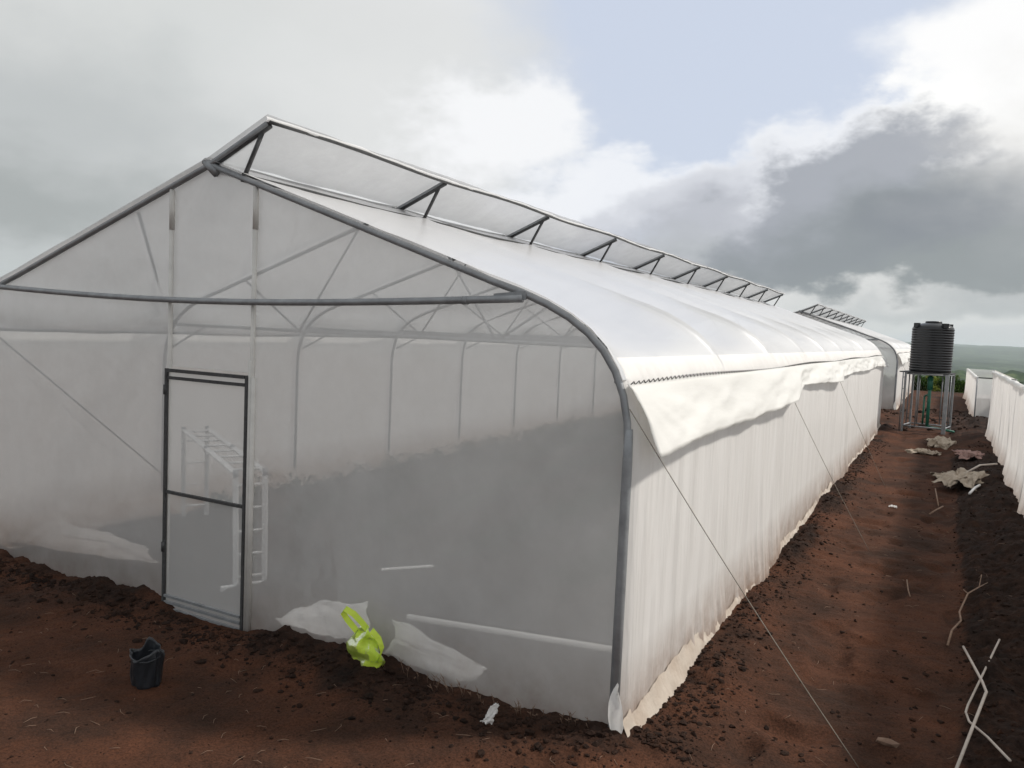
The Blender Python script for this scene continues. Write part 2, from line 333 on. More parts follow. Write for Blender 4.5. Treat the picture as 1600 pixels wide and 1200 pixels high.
# ------------------------------------------------------------------ ground
GW, BAY, NB = 7.05, 2.3527, 9
GL = BAY*NB
def height(x, y):
    x = np.asarray(x, float); y = np.asarray(y, float)
    near = 1-sst(np.hypot(x, y-3), 30, 60)
    inside = (x > -GW+.02)*(x < -.02)*(y > .03)*(y < GL)
    wob = (fbm(x*1.3, y*1.3, 3, 5)-.5)
    # spoil heaped against the gable
    d1 = y+.10+wob*.25
    gx = sst(x, -12, -9)*(1-sst(x, -.1, .35))
    door = np.exp(-((x+3.5)/.62)**2)
    amp1 = (.045+.13*(fbm(x*.9, x*0+2.5, 3, 9)-.35))*(1-.75*door)
    b1 = np.where(y < .12, np.exp(-(np.maximum(-d1, 0)/.38)**2), 0)*gx*amp1
    # spoil along the side wall
    amp2 = .05+.13*(fbm(y*.7, y*0+4, 3, 14)-.35)
    b2 = np.exp(-((x-.20-wob*.2)/.26)**2)*amp2*sst(y, -.5, .2)*(1-sst(y, 21.5, 23))*(x > -.02)
    # spoil under the wall of the enclosure
    b3 = sst(x+wob*.25, 1.80, 2.05)*(.06+.08*fbm(x*2, y*1.2, 3, 21))*(1-sst(x, 2.8, 3.4))*(1-sst(y, 23, 25))*sst(y, -7, -6)
    b3 = b3+np.exp(-((x-2.55)/.25)**2)*.10*sst(y, 2, 4)*(1-sst(y, 23, 25))
    dark_soil = np.clip(b1*6+b2*6+sst(x+wob*.22, 1.80, 1.98)*(1-sst(x, 3.2, 4))*.75*(1-sst(y, 14, 17)*.55), 0, 1)  # banks are turned soil; the strip beside the fence is simply set darker
    dark_soil = np.maximum(dark_soil, .8*np.exp(-((x-3.2)/1.2)**2)*sst(y, 19, 22)*(1-sst(y, 30, 34)))
    dark_soil = np.where(inside, .75, dark_soil)
    rough = .25+.95*dark_soil
    cl = fbm(x*5, y*5, 6, 31, .66)
    lump = np.abs(fbm(x*9+3, y*9, 3, 44, .6)-.5)*2
    det = (cl-.5)*.115*rough+(.25-lump)*.05*rough
    big = (fbm(x*.5, y*.5, 3, 51)-.5)*.09+(fbm(x*1.9, y*1.9, 3, 57)-.5)*.035
    # tread dents on the path
    path = sst(x, .5, .8)*(1-sst(x, 1.7, 1.9))
    det = det-path*np.clip(fbm(x*3.2, y*2.6, 2, 61)-.54, 0, 1)*.24
    det = det+(fbm(x*3.1, y*3.1, 3, 65)-.46)*.20*dark_soil*(~inside)
    beds = inside*(.085*np.sin((x+.3)*2*math.pi/1.25)+(fbm(x*3, y*3, 3, 67)-.5)*.16)*sst(y, .1, .9)
    z = big*near+det*near+b1+b2+b3+beds+(.09*sst(y, 19, 23))*near
    # mounds of spoil round the far greenhouse
    z = z+.30*np.exp(-((x+.9)/1.3)**2-((y-24.7)/1.7)**2)*fbm(x*2, y*2, 3, 71)*1.2+.22*np.exp(-((x-3.0)/.7)**2-((y-24)/2.5)**2)
    # land falls away past the terrace
    r = np.hypot(x*.6, y)
    fall = sst(y, 45, 70)*4.5+sst(r, 60, 500)*26+sst(r, 350, 2500)*42
    hills = (fbm(x/900+4.1, y/900+.6, 5, 81)-.5)*70*sst(r, 250, 1600)+(fbm(x/240, y/240, 4, 85)-.5)*16*sst(r, 90, 400)
    far = sst(r, 4500, 11000)*112+(fbm(x/1800, y/1800, 3, 97)-.5)*60*sst(r, 4500, 8000)
    canopy = (fbm(x/14, y/14, 3, 91)-.5)*7*sst(r, 90, 200)*(1-sst(r, 1800, 3000))+(fbm(x/70, y/70, 3, 95)-.5)*26*sst(r, 300, 700)*(1-sst(r, 2500, 4500))
    z = z-fall+hills+far+canopy
    green = np.maximum(sst(y, 44.5, 47), sst(np.abs(x-1), 40, 55))
    green = np.maximum(green, sst(-y, 40, 60))
    return z, dark_soil, green
def axis(a, b, st, lo, hi, g=1.035):
    v = list(np.arange(a, b, st)); s = st; x = v[-1]
    while x < hi: s = s*g; x += s; v.append(x)
    s = st; x = a; w = []
    while x > lo: s = s*g; x -= s; w.append(x)
    return np.array(w[::-1]+v)
ax_ = axis(-7.6, 3.2, .022, -12000, 12000, 1.045)
ay_ = axis(-1.7, 5.2, .020, -600, 14000, 1.0135)
X, Y = np.meshgrid(ax_, ay_, indexing='ij')
Z, FR, GR = height(X, Y)
n, m = X.shape
me = bpy.data.meshes.new('ground')
me.vertices.add(n*m); me.vertices.foreach_set('co', np.stack([X, Y, Z], -1).astype(np.float32).ravel())
idx = np.arange(n*m).reshape(n, m)
q = np.stack([idx[:-1, :-1], idx[1:, :-1], idx[1:, 1:], idx[:-1, 1:]], -1).reshape(-1, 4)
me.loops.add(q.size); me.loops.foreach_set('vertex_index', q.ravel().astype(np.int32))
me.polygons.add(len(q)); me.polygons.foreach_set('loop_start', (np.arange(len(q))*4).astype(np.int32)); me.polygons.foreach_set('loop_total', np.full(len(q), 4, np.int32))
me.polygons.foreach_set('use_smooth', np.ones(len(q), bool))
me.update(calc_edges=True)
for nm, A in (('dark_soil', FR), ('green', GR)):
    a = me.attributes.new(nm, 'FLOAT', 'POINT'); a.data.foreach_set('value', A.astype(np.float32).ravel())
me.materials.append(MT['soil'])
ground = bpy.data.objects.new('ground', me); COL.objects.link(ground); ground['kind'] = 'structure'
print('ground verts', n*m)
def gz(x, y): return float(height(np.array([x]), np.array([y]))[0][0])

# loose clods and crumbs
def ico():
    import bmesh
    b = bmesh.new(); bmesh.ops.create_icosphere(b, subdivisions=1, radius=1)
    v = np.array([p.co[:] for p in b.verts]); f = np.array([[q.index for q in p.verts] for p in b.faces]); b.free(); return v, f
IV, IF = ico()
def scatter_lumps(name, pts, sizes, mat, flat=.7, bury=.02):
    V = []; F = []
    for i, ((x, y, z), s) in enumerate(zip(pts, sizes)):
        j = 1+rng.uniform(-.42, .36, (len(IV), 1)); v = IV*j*np.array([rng.uniform(.7, 1.3), rng.uniform(.7, 1.3), flat*rng.uniform(.7, 1.3)])*s
        a = rng.uniform(0, 6.28); c, sn = math.cos(a), math.sin(a)
        v = v@np.array([[c, sn, 0], [-sn, c, 0], [0, 0, 1]]); V.append(v+np.array([x, y, z+s*bury])); F.append(IF+i*len(IV))
    V = np.concatenate(V); F = np.concatenate(F)
    me = bpy.data.meshes.new(name); me.from_pydata(V.tolist(), [], F.tolist()); me.update()
    a = me.attributes.new('dark_soil', 'FLOAT', 'POINT'); a.data.foreach_set('value', np.full(len(V), .55, np.float32))
    me.materials.append(mat); o = bpy.data.objects.new(name, me); COL.objects.link(o); return o
def pick(nn, fx, fy, s0, s1):
    x = fx(nn); y = fy(nn); z = height(x, y)[0]; s = s0*(s1/s0)**(rng.random(nn)**2.6)
    return list(zip(x, y, z)), list(s)
P_, S_ = [], []
for nn, fx, fy, s0, s1 in (
    (3400, lambda k: rng.uniform(-7.5, .2, k), lambda k: -.10-np.abs(rng.normal(0, .22, k)), .005, .034),
    (3400, lambda k: .12+np.abs(rng.normal(0, .20, k)), lambda k: 18*rng.random(k)**1.6, .005, .028),
    (2600, lambda k: rng.uniform(1.85, 2.72, k), lambda k: 18*rng.random(k)**1.6, .006, .03),
    (1500, lambda k: rng.uniform(-6, 2.0, k), lambda k: rng.uniform(-2.6, 0, k), .004, .016),
    (1100, lambda k: rng.uniform(.3, 1.9, k), lambda k: 14*rng.random(k)**1.5-.2, .004, .022),
    (2600, lambda k: rng.uniform(-6.6, -.3, k), lambda k: rng.uniform(.6, 17, k), .025, .11),
    (500, lambda k: rng.uniform(-1.5, 4, k), lambda k: rng.uniform(21, 30, k), .03, .12)):
    p, s = pick(nn, fx, fy, s0, s1); P_ += p; S_ += s
tag(scatter_lumps('soil_clods', P_, S_, MT['soil']), kind='stuff')
# straw and root fibres
mb = MB()
for k in range(420):
    if k < 250: x, y = rng.uniform(-5, 1.9), rng.uniform(-2.4, -.2)
    else: x, y = rng.uniform(.4, 2.6), 12*rng.random()**1.4
    z = gz(x, y)+.008; a = rng.uniform(0, 6.28); l = rng.uniform(.015, .06)
    b = a+rng.uniform(-.8, .8); p1 = (x+math.cos(a)*l, y+math.sin(a)*l, z+rng.uniform(0, .012)); p2 = (p1[0]+math.cos(b)*l*.7, p1[1]+math.sin(b)*l*.7, z)
    mb.tube([(x, y, z), p1, p2], [.0012, .0015, .0008], 4)
tag(mb.build('straw_litter', MT['twig']), kind='stuff')

# ------------------------------------------------------------------ greenhouse
APX, APZ = -GW/2, 3.62
def half_profile(nn=9):
    """right half from the sill up to the apex"""
    P = [(0, 0), (0, .9), (0, 1.75)]
    a, b, c, d = (0, 1.75), (0, 2.34), (-.30, 2.56), (-.95, 2.745)
    for i in range(1, nn+1):
        t = i/nn; u = 1-t
        P.append(tuple(u**3*a[k]+3*u*u*t*b[k]+3*u*t*t*c[k]+t**3*d[k] for k in (0, 1)))
    for t in (.25, .5, .75, 1): P.append((-.95+(APX+.95)*t, 2.745+(APZ-2.745)*t))
    return P
HP = half_profile()
def mir(x): return -GW-x
def px(z): return np.interp(z, [p[1] for p in HP], [p[0] for p in HP])
VX, VZ = -2.90, 3.895           # ridge of the vent
def prof_interp(z0, n1=46):
    """points along right half from height z0 to apex, evenly spaced"""
    P = [p for p in HP]; seg = [0]
    for i in range(1, len(P)): seg.append(seg[-1]+math.dist(P[i], P[i-1]))
    # arc length where z==z0
    s0 = 0
    for i in range(1, len(P)):
        if P[i][1] >= z0: s0 = seg[i-1]+(z0-P[i-1][1])/(P[i][1]-P[i-1][1])*(seg[i]-seg[i-1]); break
    ss = np.linspace(s0, seg[-1], n1)
    return np.interp(ss, seg, [p[0] for p in P]), np.interp(ss, seg, [p[1] for p in P])
def outer_z(x):
    xs = [p[0] for p in HP[2:]][::-1]; zs = [p[1] for p in HP[2:]][::-1]
    xx = x if x > APX else mir(x)
    return float(np.interp(xx, xs, zs)) if xx < -.0005 else 1.75

def roof_sheet(side, z0, xend=None, y0=-.05, y1=GL+.05):
    """film lying over the hoops, sagging between them"""
    xs, zs = prof_interp(z0, 56)
    if side == 'left':
        xs = np.array([mir(x) for x in xs])
        xs = np.append(xs, APX+.03); zs = np.append(zs, APZ+.01)
    else:
        keep = xs >= -3.47; xs = xs[keep]; zs = zs[keep]
    tx = np.gradient(xs); tz = np.gradient(zs); ln = np.hypot(tx, tz)
    nx, nz = (tz/ln, -tx/ln); 
    sgn = np.where(nz < 0, -1, 1); nx = nx*sgn; nz = nz*sgn
    if side == 'right': nx = np.abs(nx)
    else: nx = -np.abs(nx)
    ys = np.concatenate([[y0], np.arange(0, NB*40+1)*BAY/40, [y1]])
    U, V = np.meshgrid(np.arange(len(xs)), ys, indexing='ij')
    ph = np.clip(V/BAY, 0, NB); fr = ph-np.floor(ph); bay = np.floor(ph)
    s = np.linspace(0, 1, len(xs))[U.astype(int)]
    sag = np.abs(np.sin(fr*math.pi))**.55
    w = .022+.120*np.exp(-((s-.20)/.17)**2)+.012*np.sin(s*9)
    w = w*(1+.25*np.sin(bay*2.3)); w[:, (ys < 0)] = 0; sag[:, (ys < 0) | (ys > GL)] = 0
    off = .042-sag*w+((fbm(U*.13, V*1.4, 4, 101)-.5)*.026+(fbm(U*.35+V*2, V*.5, 3, 102)-.5)*.014)*(.3+.7*sag)
    edge = np.exp(-(s/.05)**2); off = off+edge*.02*(fbm(V*2.2, V*0, 3, 103)-.5)
    P = np.stack([xs[U.astype(int)]+nx[U.astype(int)]*off, V, zs[U.astype(int)]+nz[U.astype(int)]*off], -1)
    mb = MB(); mb.grid(P); return mb
def curtain(x, y0, y1, ztop, out, seed, step=.03, crease=0, arc=False, skew=0.0, zb=None):
    """hanging net: vertical folds, gathered at the foot. out=+1 bulges towards +x"""
    ys = np.arange(y0, y1+step*.5, step); ys[-1] = y1; tz = np.linspace(0, 1, 30)**.85
    T, V = np.meshgrid(tz, ys, indexing='ij')
    bot = np.array([min(gz(x+out*.08, v), gz(x, v)) for v in ys])-.05 if zb is None else np.full(len(ys), zb)
    Zz = bot[None, :]+(ztop-bot[None, :])*T
    f1 = fbm(V*2.6+T*.35*np.sin(V*.7), T*.6, 3, seed)-.5
    f2 = np.abs(fbm(V*7+T*.5, T*.7+3, 3, seed+5)-.5)*2-.3
    fine = fbm(V*22+T*1.5, T*2, 2, seed+9)-.5
    act = .35+.65*fbm(V*.5, V*0+1, 2, seed+3)
    low = np.exp(-(T/.16)**2)
    f3 = fbm(V*1.1+3, T*.3, 2, seed+13)-.5
    d = f3*.15*(1-T*.6)+f1*.07*(1-T*.55)+f2*.065*act*(1-T*.35)+fine*.055*low*act+.045*low
    taut = np.minimum(1, np.minimum(V-y0, y1-V)/.5+.12)
    if crease:
        d = d-.045*np.exp(-((np.mod(V-y0, crease)-crease/2)/.028)**2)+.012*np.sin(np.mod(V-y0, crease)/crease*math.pi)
    Xx = x+out*(.012+np.maximum(d*taut, -.05 if crease else .014+.012*(f1+.5))); 
    Xx = Xx-out*.045*np.exp(-((V-y0)/.05)**2)
    if arc: Xx = Xx+out*np.where(Zz > 1.7, px(Zz), 0)
    mb = MB(); mb.grid(np.stack([Xx, V+skew*T, Zz], -1)); return mb
def gable_sheet(y, door, zb, seed):
    mb = MB(); xs = np.linspace(-GW+.01, -.01, 96)
    segs = [(-GW+.01, -3.985), (-3.985, -3.025), (-3.025, -.01)] if door else [(-GW+.01, -.01)]
    for a, b in segs:
        k = max(12, int((b-a)/.07)); xx = np.linspace(a, b, k); top = np.array([max(outer_z(v)-.005, .2) for v in xx])
        # near the posts the profile is nearly vertical
        base = 2.03 if (door and a == -3.985) else zb
        T, I = np.meshgrid(np.linspace(0, 1, 34), np.arange(k), indexing='ij')
        Xx = xx[I]; Zz = base+(top[I]-base)*T
        d = (fbm(Xx*1.2+Zz*.5, Zz*.7, 3, seed)-.5)*.02+(fbm(Xx*3+Zz*1.1, Zz*1.1-Xx, 3, seed+4)-.5)*.012
        mb.grid(np.stack([Xx, y+d*.8, Zz], -1))
    return mb

GH = empty('greenhouse')
tag(GH, 'large white plastic greenhouse nearest the camera, with framed door and ladder behind its clear gable', 'greenhouse', 'arched greenhouses with roof vents')
# hoops
def hoop_mesh(y, r):
    mb = MB(); R_ = [(x, y, z) for x, z in HP]; Lf = [(mir(x), y, z) for x, z in HP]
    R_[0] = (0, y, -.25); Lf[0] = (-GW, y, -.25)
    mb.tube(R_[:-1]+[(APX+.0, y, APZ)], r, 8)
    mb.tube(Lf+[(VX-.02, y, VZ-.01)], r, 8)
    mb.tube([(APX+.07, y, APZ-.07), (APX-.05, y, APZ+.03)], r*1.5, 8)
    return mb
hoop0 = hoop_mesh(-.012, .0235); hoop0.build('hoop', MT['steel'], GH, 'front hoop framing the gable with thick corner posts')
hp = hoop_mesh(0, .0225).build('hoop', MT['steel'], GH); hp.location = (0, BAY, 0)
for i in range(2, NB+1):
    c = hp.copy(); COL.objects.link(c); c.parent = GH; c.location = (0, i*BAY, 0)
for x in (0.002, -GW-.002):
    mb = MB(); mb.tube([(x, -.014, -.25), (x, -.014, .9), (x, -.014, 1.70), (x, -.014, 1.9)], [.031, .031, .030, .024], 12); mb.build('corner_post', MT['steel'], GH)
# roof trusses
mb = MB(); cz = 2.33
mb.tube([(-GW+.19, 0, cz), (-.19, 0, cz)], .019)
for s in (0, 1):
    fx = (lambda x: x) if s == 0 else mir
    for a, b in (((-1.40, outer_z(-1.4)-.02), (-2.25, cz)), ((-2.25, cz), (-3.05, outer_z(-3.05)-.02))):
        mb.tube([(fx(a[0]), 0, a[1]), (fx(b[0]), 0, b[1])], .0125)
    mb.tube([(fx(-.09), 0, 2.02), (fx(-.75), 0, cz)], .012)
tr = mb.build('truss', MT['steel'], GH); tr.location = (0, BAY, 0)
for i in range(2, NB):
    c = tr.copy(); COL.objects.link(c); c.parent = GH; c.location = (0, i*BAY, 0)
# lengthwise rails and braces
for (x, z, r) in ((-.10, 2.17, .012), (-GW+.11, 2.22, .016)):
    mb = MB(); mb.tube([(x, 0, z), (x, GL, z)], r); mb.build('eave_rail', MT['steel'], GH)
mb = MB(); mb.tube([(APX, 0, APZ-.04), (APX, GL, APZ-.04)], .017); mb.build('ridge_rail', MT['steel'], GH)
mb = MB(); mb.tube([(-4.42, .03, 3.28), (-GW+.05, BAY, 2.42)], .015); mb.build('corner_brace', MT['steel'], GH)
mb = MB(); mb.tube([(-GW+.03, .30, 2.17), (-GW+.03, BAY, .40)], .009); mb.build('corner_brace', MT['steel'], GH)
# beam across the gable
mb = MB()
pts = [(-GW+.72+(GW-1.44)*t, -.045, 2.64-.075*math.sin(math.pi*t)) for t in np.linspace(0, 1, 15)]
mb.tube(pts, .025, 10); mb.tube([(-1.15, -.045, 2.62), (-1.11, -.045, 2.622)], .028, 10)
mb.box((-.92, -.045, 2.64), (-.70, -.035, 2.662), .010, .055)
bm_ = mb.build('gable_beam', MT['steel'], GH)
# studs beside the door
for x in (-3.965, -3.035):
    mb = MB(); mb.tube([(x, -.006, -.2), (x, -.006, outer_z(x)-.3)], .018); g_ = mb.build('gable_stud', MT['steel_white'], GH)
    mb = MB(); mb.tube([(x, -.004, outer_z(x)-.34), (x, -.006, outer_z(x)-.02)], .021); mb.build('stud_sleeve', MT['steel_white'], g_)
# films
gable_sheet(0.012, True, -.12, 201).build('gable_film', MT['gable'], GH)
gable_sheet(GL, False, -.12, 211).build('gable_film', MT['gable'], GH)
roof_sheet('right', 2.17).build('roof_film', MT['roof'], GH)
rl = roof_sheet('left', 2.20); rl.build('roof_film', MT['roof'], GH)
# side walls
curtain(.02, -.02, GL, 2.31, 1, 301, arc=True).build('side_netting', MT['net'], GH)
curtain(-GW-.02, 0, GL, 2.30, -1, 331, .06, arc=True).build('side_netting', MT['net'], GH)
# skirt turned out on the ground along the foot of the side wall
ys = np.arange(-.02, GL, .03); T, V = np.meshgrid(np.linspace(0, 1, 7), ys, indexing='ij')
w = .035+.05*np.exp(-((V-.9)/.9)**2)+.03*(fbm(V*1.4, V*0, 3, 401)-.4)
zt = .05+.11*np.exp(-((V-.9)/1.0)**2)+.05*(fbm(V*1.1, V*0+2, 3, 402)-.5)
gzz = np.array([gz(.13, v) for v in ys])[None, :]
Xx = .062+w*T**1.4+.02*(fbm(V*5+T, T*2, 3, 403)-.5); Zz = (gzz+zt)*(1-T)+(gzz-.03)*T+.02*np.sin(T*3.1)*(fbm(V*8, T*3, 2, 404)-.3)
mb = MB(); mb.grid(np.stack([Xx, V, Zz], -1)); mb.build('ground_skirt', MT['skirt'], GH)
# vent: edge, struts, overhanging film with underside shade in its colour
vent = empty('ridge_vent'); vent.parent = GH
ys = np.arange(-.05, GL+.051, .05); T, V = np.meshgrid(np.linspace(0, 1, 9), ys, indexing='ij'); fr = np.abs(np.sin(np.clip(V/BAY, 0, NB)*math.pi))**.6
P = np.stack([APX+.01+(VX-APX)*T, V, APZ+(VZ-APZ)*T+.045-.03*fr*np.sin(T*3)+.03*(fbm(V*2+T, T*2, 4, 505)-.5)*fr], -1)
mb = MB(); mb.grid(P); mb.build('vent_film', MT['vent'], vent)
mb = MB(); mb.add([(APX+.02, -.002, APZ-.01), (-3.17, -.002, 3.50), (-2.97, -.002, VZ-.05), (-3.25, -.002, 3.74)], [(0, 1, 2, 3)], False); mb.build('end_film', MT['gable'], vent)
mb = MB(); mb.tube([(VX, y, VZ+.012*math.sin(y*2.1)) for y in np.linspace(-.03, GL+.05, 90)], .017, 7); mb.build('edge_rail', MT['steel_dark'], vent)
ys = np.linspace(-.06, GL+.22, 380); T, V = np.meshgrid(np.linspace(0, 1, 7), ys, indexing='ij')
an = -.3+T*3.3; rr = .022+.012*(fbm(V*3, T, 3, 501)-.5)
P = np.stack([VX-.005+np.sin(an)*rr+.0, V, VZ+.008+np.cos(an)*rr*.9+.012*np.sin(V*2.1)+.020*(fbm(V*4, V*0, 3, 503)-.4)], -1)
mb = MB(); mb.grid(P); mb.build('rolled_edge', MT['roof'], vent)
mb = MB(); mb.tube([(-3.16, 0, 3.525), (-2.985, 0, VZ-.06)], .017); mb.tube([(-3.17, -.0, 3.47), (-3.155, 0, 3.54)], .026)
mb.tube([(APX+.02, 0, APZ-.01), (VX-.01, 0, VZ-.025)], .021)
st = mb.build('vent_strut', MT['steel_dark'], vent)
for i in range(1, NB+1):
    c = st.copy(); COL.objects.link(c); c.parent = vent; c.location = (0, i*BAY, 0)
mb = MB(); mb.tube([(-3.19, y, 3.525+.006*math.sin(y*3)) for y in np.linspace(0, GL, 60)], .011, 6); mb.build('lower_rail', MT['steel_dark'], vent)
# zigzag fixing wire at the top of the flap
mb = MB(); k = int(GL/.045)
mb.tube([(-.012+.006*(i % 2), .0+i*.045, 2.165+(.010 if i % 2 else -.010)+.012*math.sin(i*.05)) for i in range(k)], .0045, 4); mb.build('fixing_wire', MT['wire'], GH)
# flap (rolled-down curtain) propped on the guy ropes
def lerp(a, b, t): return tuple(a[i]+(b[i]-a[i])*t for i in range(3))
ropes = [((0.0, -.02, 2.02), (1.31, .54, gz(1.31, .54))), ((.0, 2*BAY, 2.13), (.95, 5.95, gz(.95, 5.95))), ((.0, 4*BAY, 2.13), (.85, 10.7, gz(.85, 10.7)))]
ys = np.arange(-.03, GL+.1, .05)
bx = np.interp(ys, [0, .1, 1.5, 3, 4.85, 5.3, 6, 7.2, 9.6, 10.2, 12, 15, 18, GL+.1], [.19, .19, .15, .15, .20, .16, .10, .13, .17, .12, .10, .13, .10, .16])
bz = np.interp(ys, [0, .1, 1.5, 3, 4.85, 5.3, 6, 7.2, 9.6, 10.2, 12, 15, 18, GL+.1], [1.755, 1.755, 1.77, 1.76, 1.80, 1.86, 1.93, 1.90, 1.84, 1.90, 1.92, 1.89, 1.92, 1.84])
T, I = np.meshgrid(np.linspace(0, 1, 16), np.arange(len(ys)), indexing='ij'); V = ys[I]
Xx = -.015+(bx[I]+.015)*T**.75; Zz = 2.165+(bz[I]-2.165)*T
ang = np.arctan2(T*.4+.02, V+.12); wr = (fbm(V*.9+T*1.8, T*1.1-V*.5, 3, 601)-.5)+.55*(fbm(ang*7, ang*0+1, 3, 607)-.5)*np.exp(-V/1.6)*(V > -.1); wr2 = (fbm(V*3+T*4, T*.8-V*1.1, 3, 603)-.5)
Xx = Xx+(wr*.11+wr2*.010)*np.sin(T*2.6)*np.clip((V+.1)*1.5, .25, 1); Zz = Zz+.02*wr2*T+.012*(fbm(V*3, V*0, 2, 605)-.5)*T
Yy = V+(.05*T)*np.exp(-V/.6)
mb = MB(); mb.grid(np.stack([Xx, Yy, Zz], -1)); fl = mb.build('side_flap', MT['flap'], GH)
so = fl.modifiers.new('thick', 'SOLIDIFY'); so.thickness = .004
for a, b in ropes:
    mb = MB(); mb.tube([tuple(c-(.03*math.sin(math.pi*t) if j == 2 else 0) for j, c in enumerate(lerp(a, b, t))) for t in np.linspace(0, 1, 14)], .0029, 5)
    mb.build('guy_rope', MT['rope'], GH)
# torn scrap of film at the foot of the corner post
T, V = np.meshgrid(np.linspace(0, 1, 9), np.linspace(0, 1, 9), indexing='ij')
wid = .11*np.sin(np.clip(V, .03, .97)*math.pi)**.6
P = np.stack([.03+(T-.45)*wid+.03*(fbm(T*3, V*3, 2, 71)-.5), -.05-.03*np.sin(V*3)+.03*(fbm(T*4, V*4+2, 2, 72)-.5), .08+.33*V-.05*T], -1)
mb = MB(); mb.grid(P); mb.build('torn_film', MT['sheet'], GH, 'torn tail of film at the corner post')
# pale apron of netting lying inside along the left wall
ys = np.arange(.15, GL-.2, .08); T, V = np.meshgrid(np.linspace(0, 1, 9), ys, indexing='ij')
w = .30+.6*fbm(V*.8, V*0, 3, 651); Xa = -GW+.02+w*T; gg = height(Xa, V)[0]
P = np.stack([Xa, V, gg+.03+.14*(1-T)**2+.05*fbm(Xa*4, V*4, 3, 655)], -1)
mb = MB(); mb.grid(P); mb.build('net_apron', MT['net'], GH)

# door
DR = empty('door'); DR.parent = GH
x0, x1, zb_, zt_ = -3.975, -3.045, .03, 2.0
mb = MB(); yd = -.036
for x in (x0+.012, x1-.012): mb.box((x, yd, zb_-.02), (x, yd, zt_+.012), .024, .022, (0, 1, 0))
mb.box((x0+.03, yd, zt_-.002), (x1-.03, yd, zt_-.002), .03, .026); mb.box((x0+.03, yd+.004, zt_-.062), (x1-.03, yd+.004, zt_-.062), .026, .024)
mb.build('door_frame', MT['steel_dark'], DR)
mb = MB(); mb.box((x0+.03, yd, 1.0), (x1-.03, yd, 1.0), .024, .024); mb.build('middle_rail', MT['steel_dark'], DR)
mb = MB()
for k in range(3): mb.box((x0+.03, yd-.002*k, zb_+.0+.052*k), (x1-.03, yd-.002*k, zb_+.0+.052*k), .022, .020)
mb.build('bottom_rail', MT['steel'], DR)
mb = MB(); T, V = np.meshgrid(np.linspace(0, 1, 16), np.linspace(0, 1, 30), indexing='ij')
P = np.stack([x0+.03+(x1-x0-.06)*T, yd+.014+.006*(fbm(T*3, V*5, 3, 61)-.5), zb_+(zt_-zb_)*V], -1); mb.grid(P); mb.build('door_film', MT['doorf'], DR)
for z in (1.80, .5):
    mb = MB(); mb.tube([(x0+.012, yd-.014, z), (x0+.012, yd-.014, z+.08)], .014); mb.build('hinge', MT['steel_dark'], DR)
mb = MB(); mb.tube([(x1+.005, -.02, -.1), (x1+.005, -.02, 2.12)], .017); mb.tube([(x1+.03, -.012, -.1), (x1+.03, -.012, 2.0)], .02); mb.build('door_jamb', MT['steel_white'], DR)

# far greenhouse of the same build
def far_copy(src, parent=None):
    c = src.copy(); COL.objects.link(c)
    if parent is not None: c.parent = parent
    for ch in list(src.children): far_copy(ch, c)
    return c
GH2 = far_copy(GH); GH2.location = (.06, 28.3, .02); GH2.name = 'greenhouse'
tag(GH2, 'second white greenhouse, farther off, showing between the near one and the black water tank', 'greenhouse', 'arched greenhouses with roof vents')

# ------------------------------------------------------------------ net fence and netted enclosure on the right
def hem(y0, y1, zt, seed, parent, x=0):
    k = 90; t = np.repeat(np.linspace(0, y1-y0, k)[:, None], 5, 1); wv = .014*np.sin(t*3)+.01*np.sin(t*7.3)
    P = np.stack([x+np.array([[-.035, -.04, .0, .04, .035]]*k)+wv, t, zt+np.array([[-.06, .0, .02, .0, -.055]]*k)+.03*(fbm(t*1.5, t*0, 3, seed)-.5)+.012*(fbm(t*9, t*0+np.arange(5)[None, :]*.4, 2, seed)-.5)], -1)
    mb = MB(); mb.grid(P); mb.build('folded_hem', MT['flap'], parent)
def netwall(x, out, y0, y1, zt, seed, parent, ox, **kw):
    mb = curtain(x, y0, y1, zt, out, seed, .035, **kw); mb.v = [(v[0]-ox, v[1]-y0, v[2]) for v in mb.v]; mb.build('net_wall', MT['net'], parent)
FE = empty('net_fence', (2.77, -6, 0)); tag(FE, 'long head-high fence of cream netting with folded white hem along the right of the path', 'fence')
netwall(2.77, -1, -6.0, 20.6, 1.88, 701, FE, 2.77, crease=1.05); hem(-6, 20.6, 1.88, 705, FE)
pm = MB(); pm.tube([(0, 0, -.25), (0, 0, 1.86)], .02, 8); p0 = pm.build('post', MT['steel'], FE); p0.location = (.055, .05, 0)
for i in range(1, 26):
    c = p0.copy(); COL.objects.link(c); c.parent = FE; c.location = (.055, .05+i*1.06, 0)
EN = empty('netted_enclosure', (2.62, 27.2, 0)); tag(EN, 'small cream netted enclosure with grey front panel, beyond the long net fence', 'enclosure')
netwall(2.62, -1, 27.2, 41, 1.50, 741, EN, 2.62, crease=1.4); netwall(3.75, 1, 27.2, 41, 1.50, 745, EN, 2.62)
T, I = np.meshgrid(np.linspace(0, 1, 12), np.linspace(0, 1, 30), indexing='ij')
for yy in (0, 13.8):
    P = np.stack([.01+1.11*I, yy+.04*(fbm(I*7, T*2, 3, 748)-.5), -.3+(1.80)*T], -1); mb = MB(); mb.grid(P); mb.build('end_panel', MT['doorf'], EN)
for xx, yy in ((0, 0), (1.13, 0), (0, 13.8), (1.13, 13.8)):
    mb = MB(); mb.tube([(xx, yy-.03, -.3), (xx, yy-.03, 1.52)], .022, 8); mb.build('post', MT['steel'], EN)
mb = MB(); mb.tube([(0, -.03, 1.5), (1.13, -.03, 1.5)], .02, 8); mb.build('top_rail', MT['steel_dark'], EN)
hem(27.2, 41, 1.50, 751, EN)

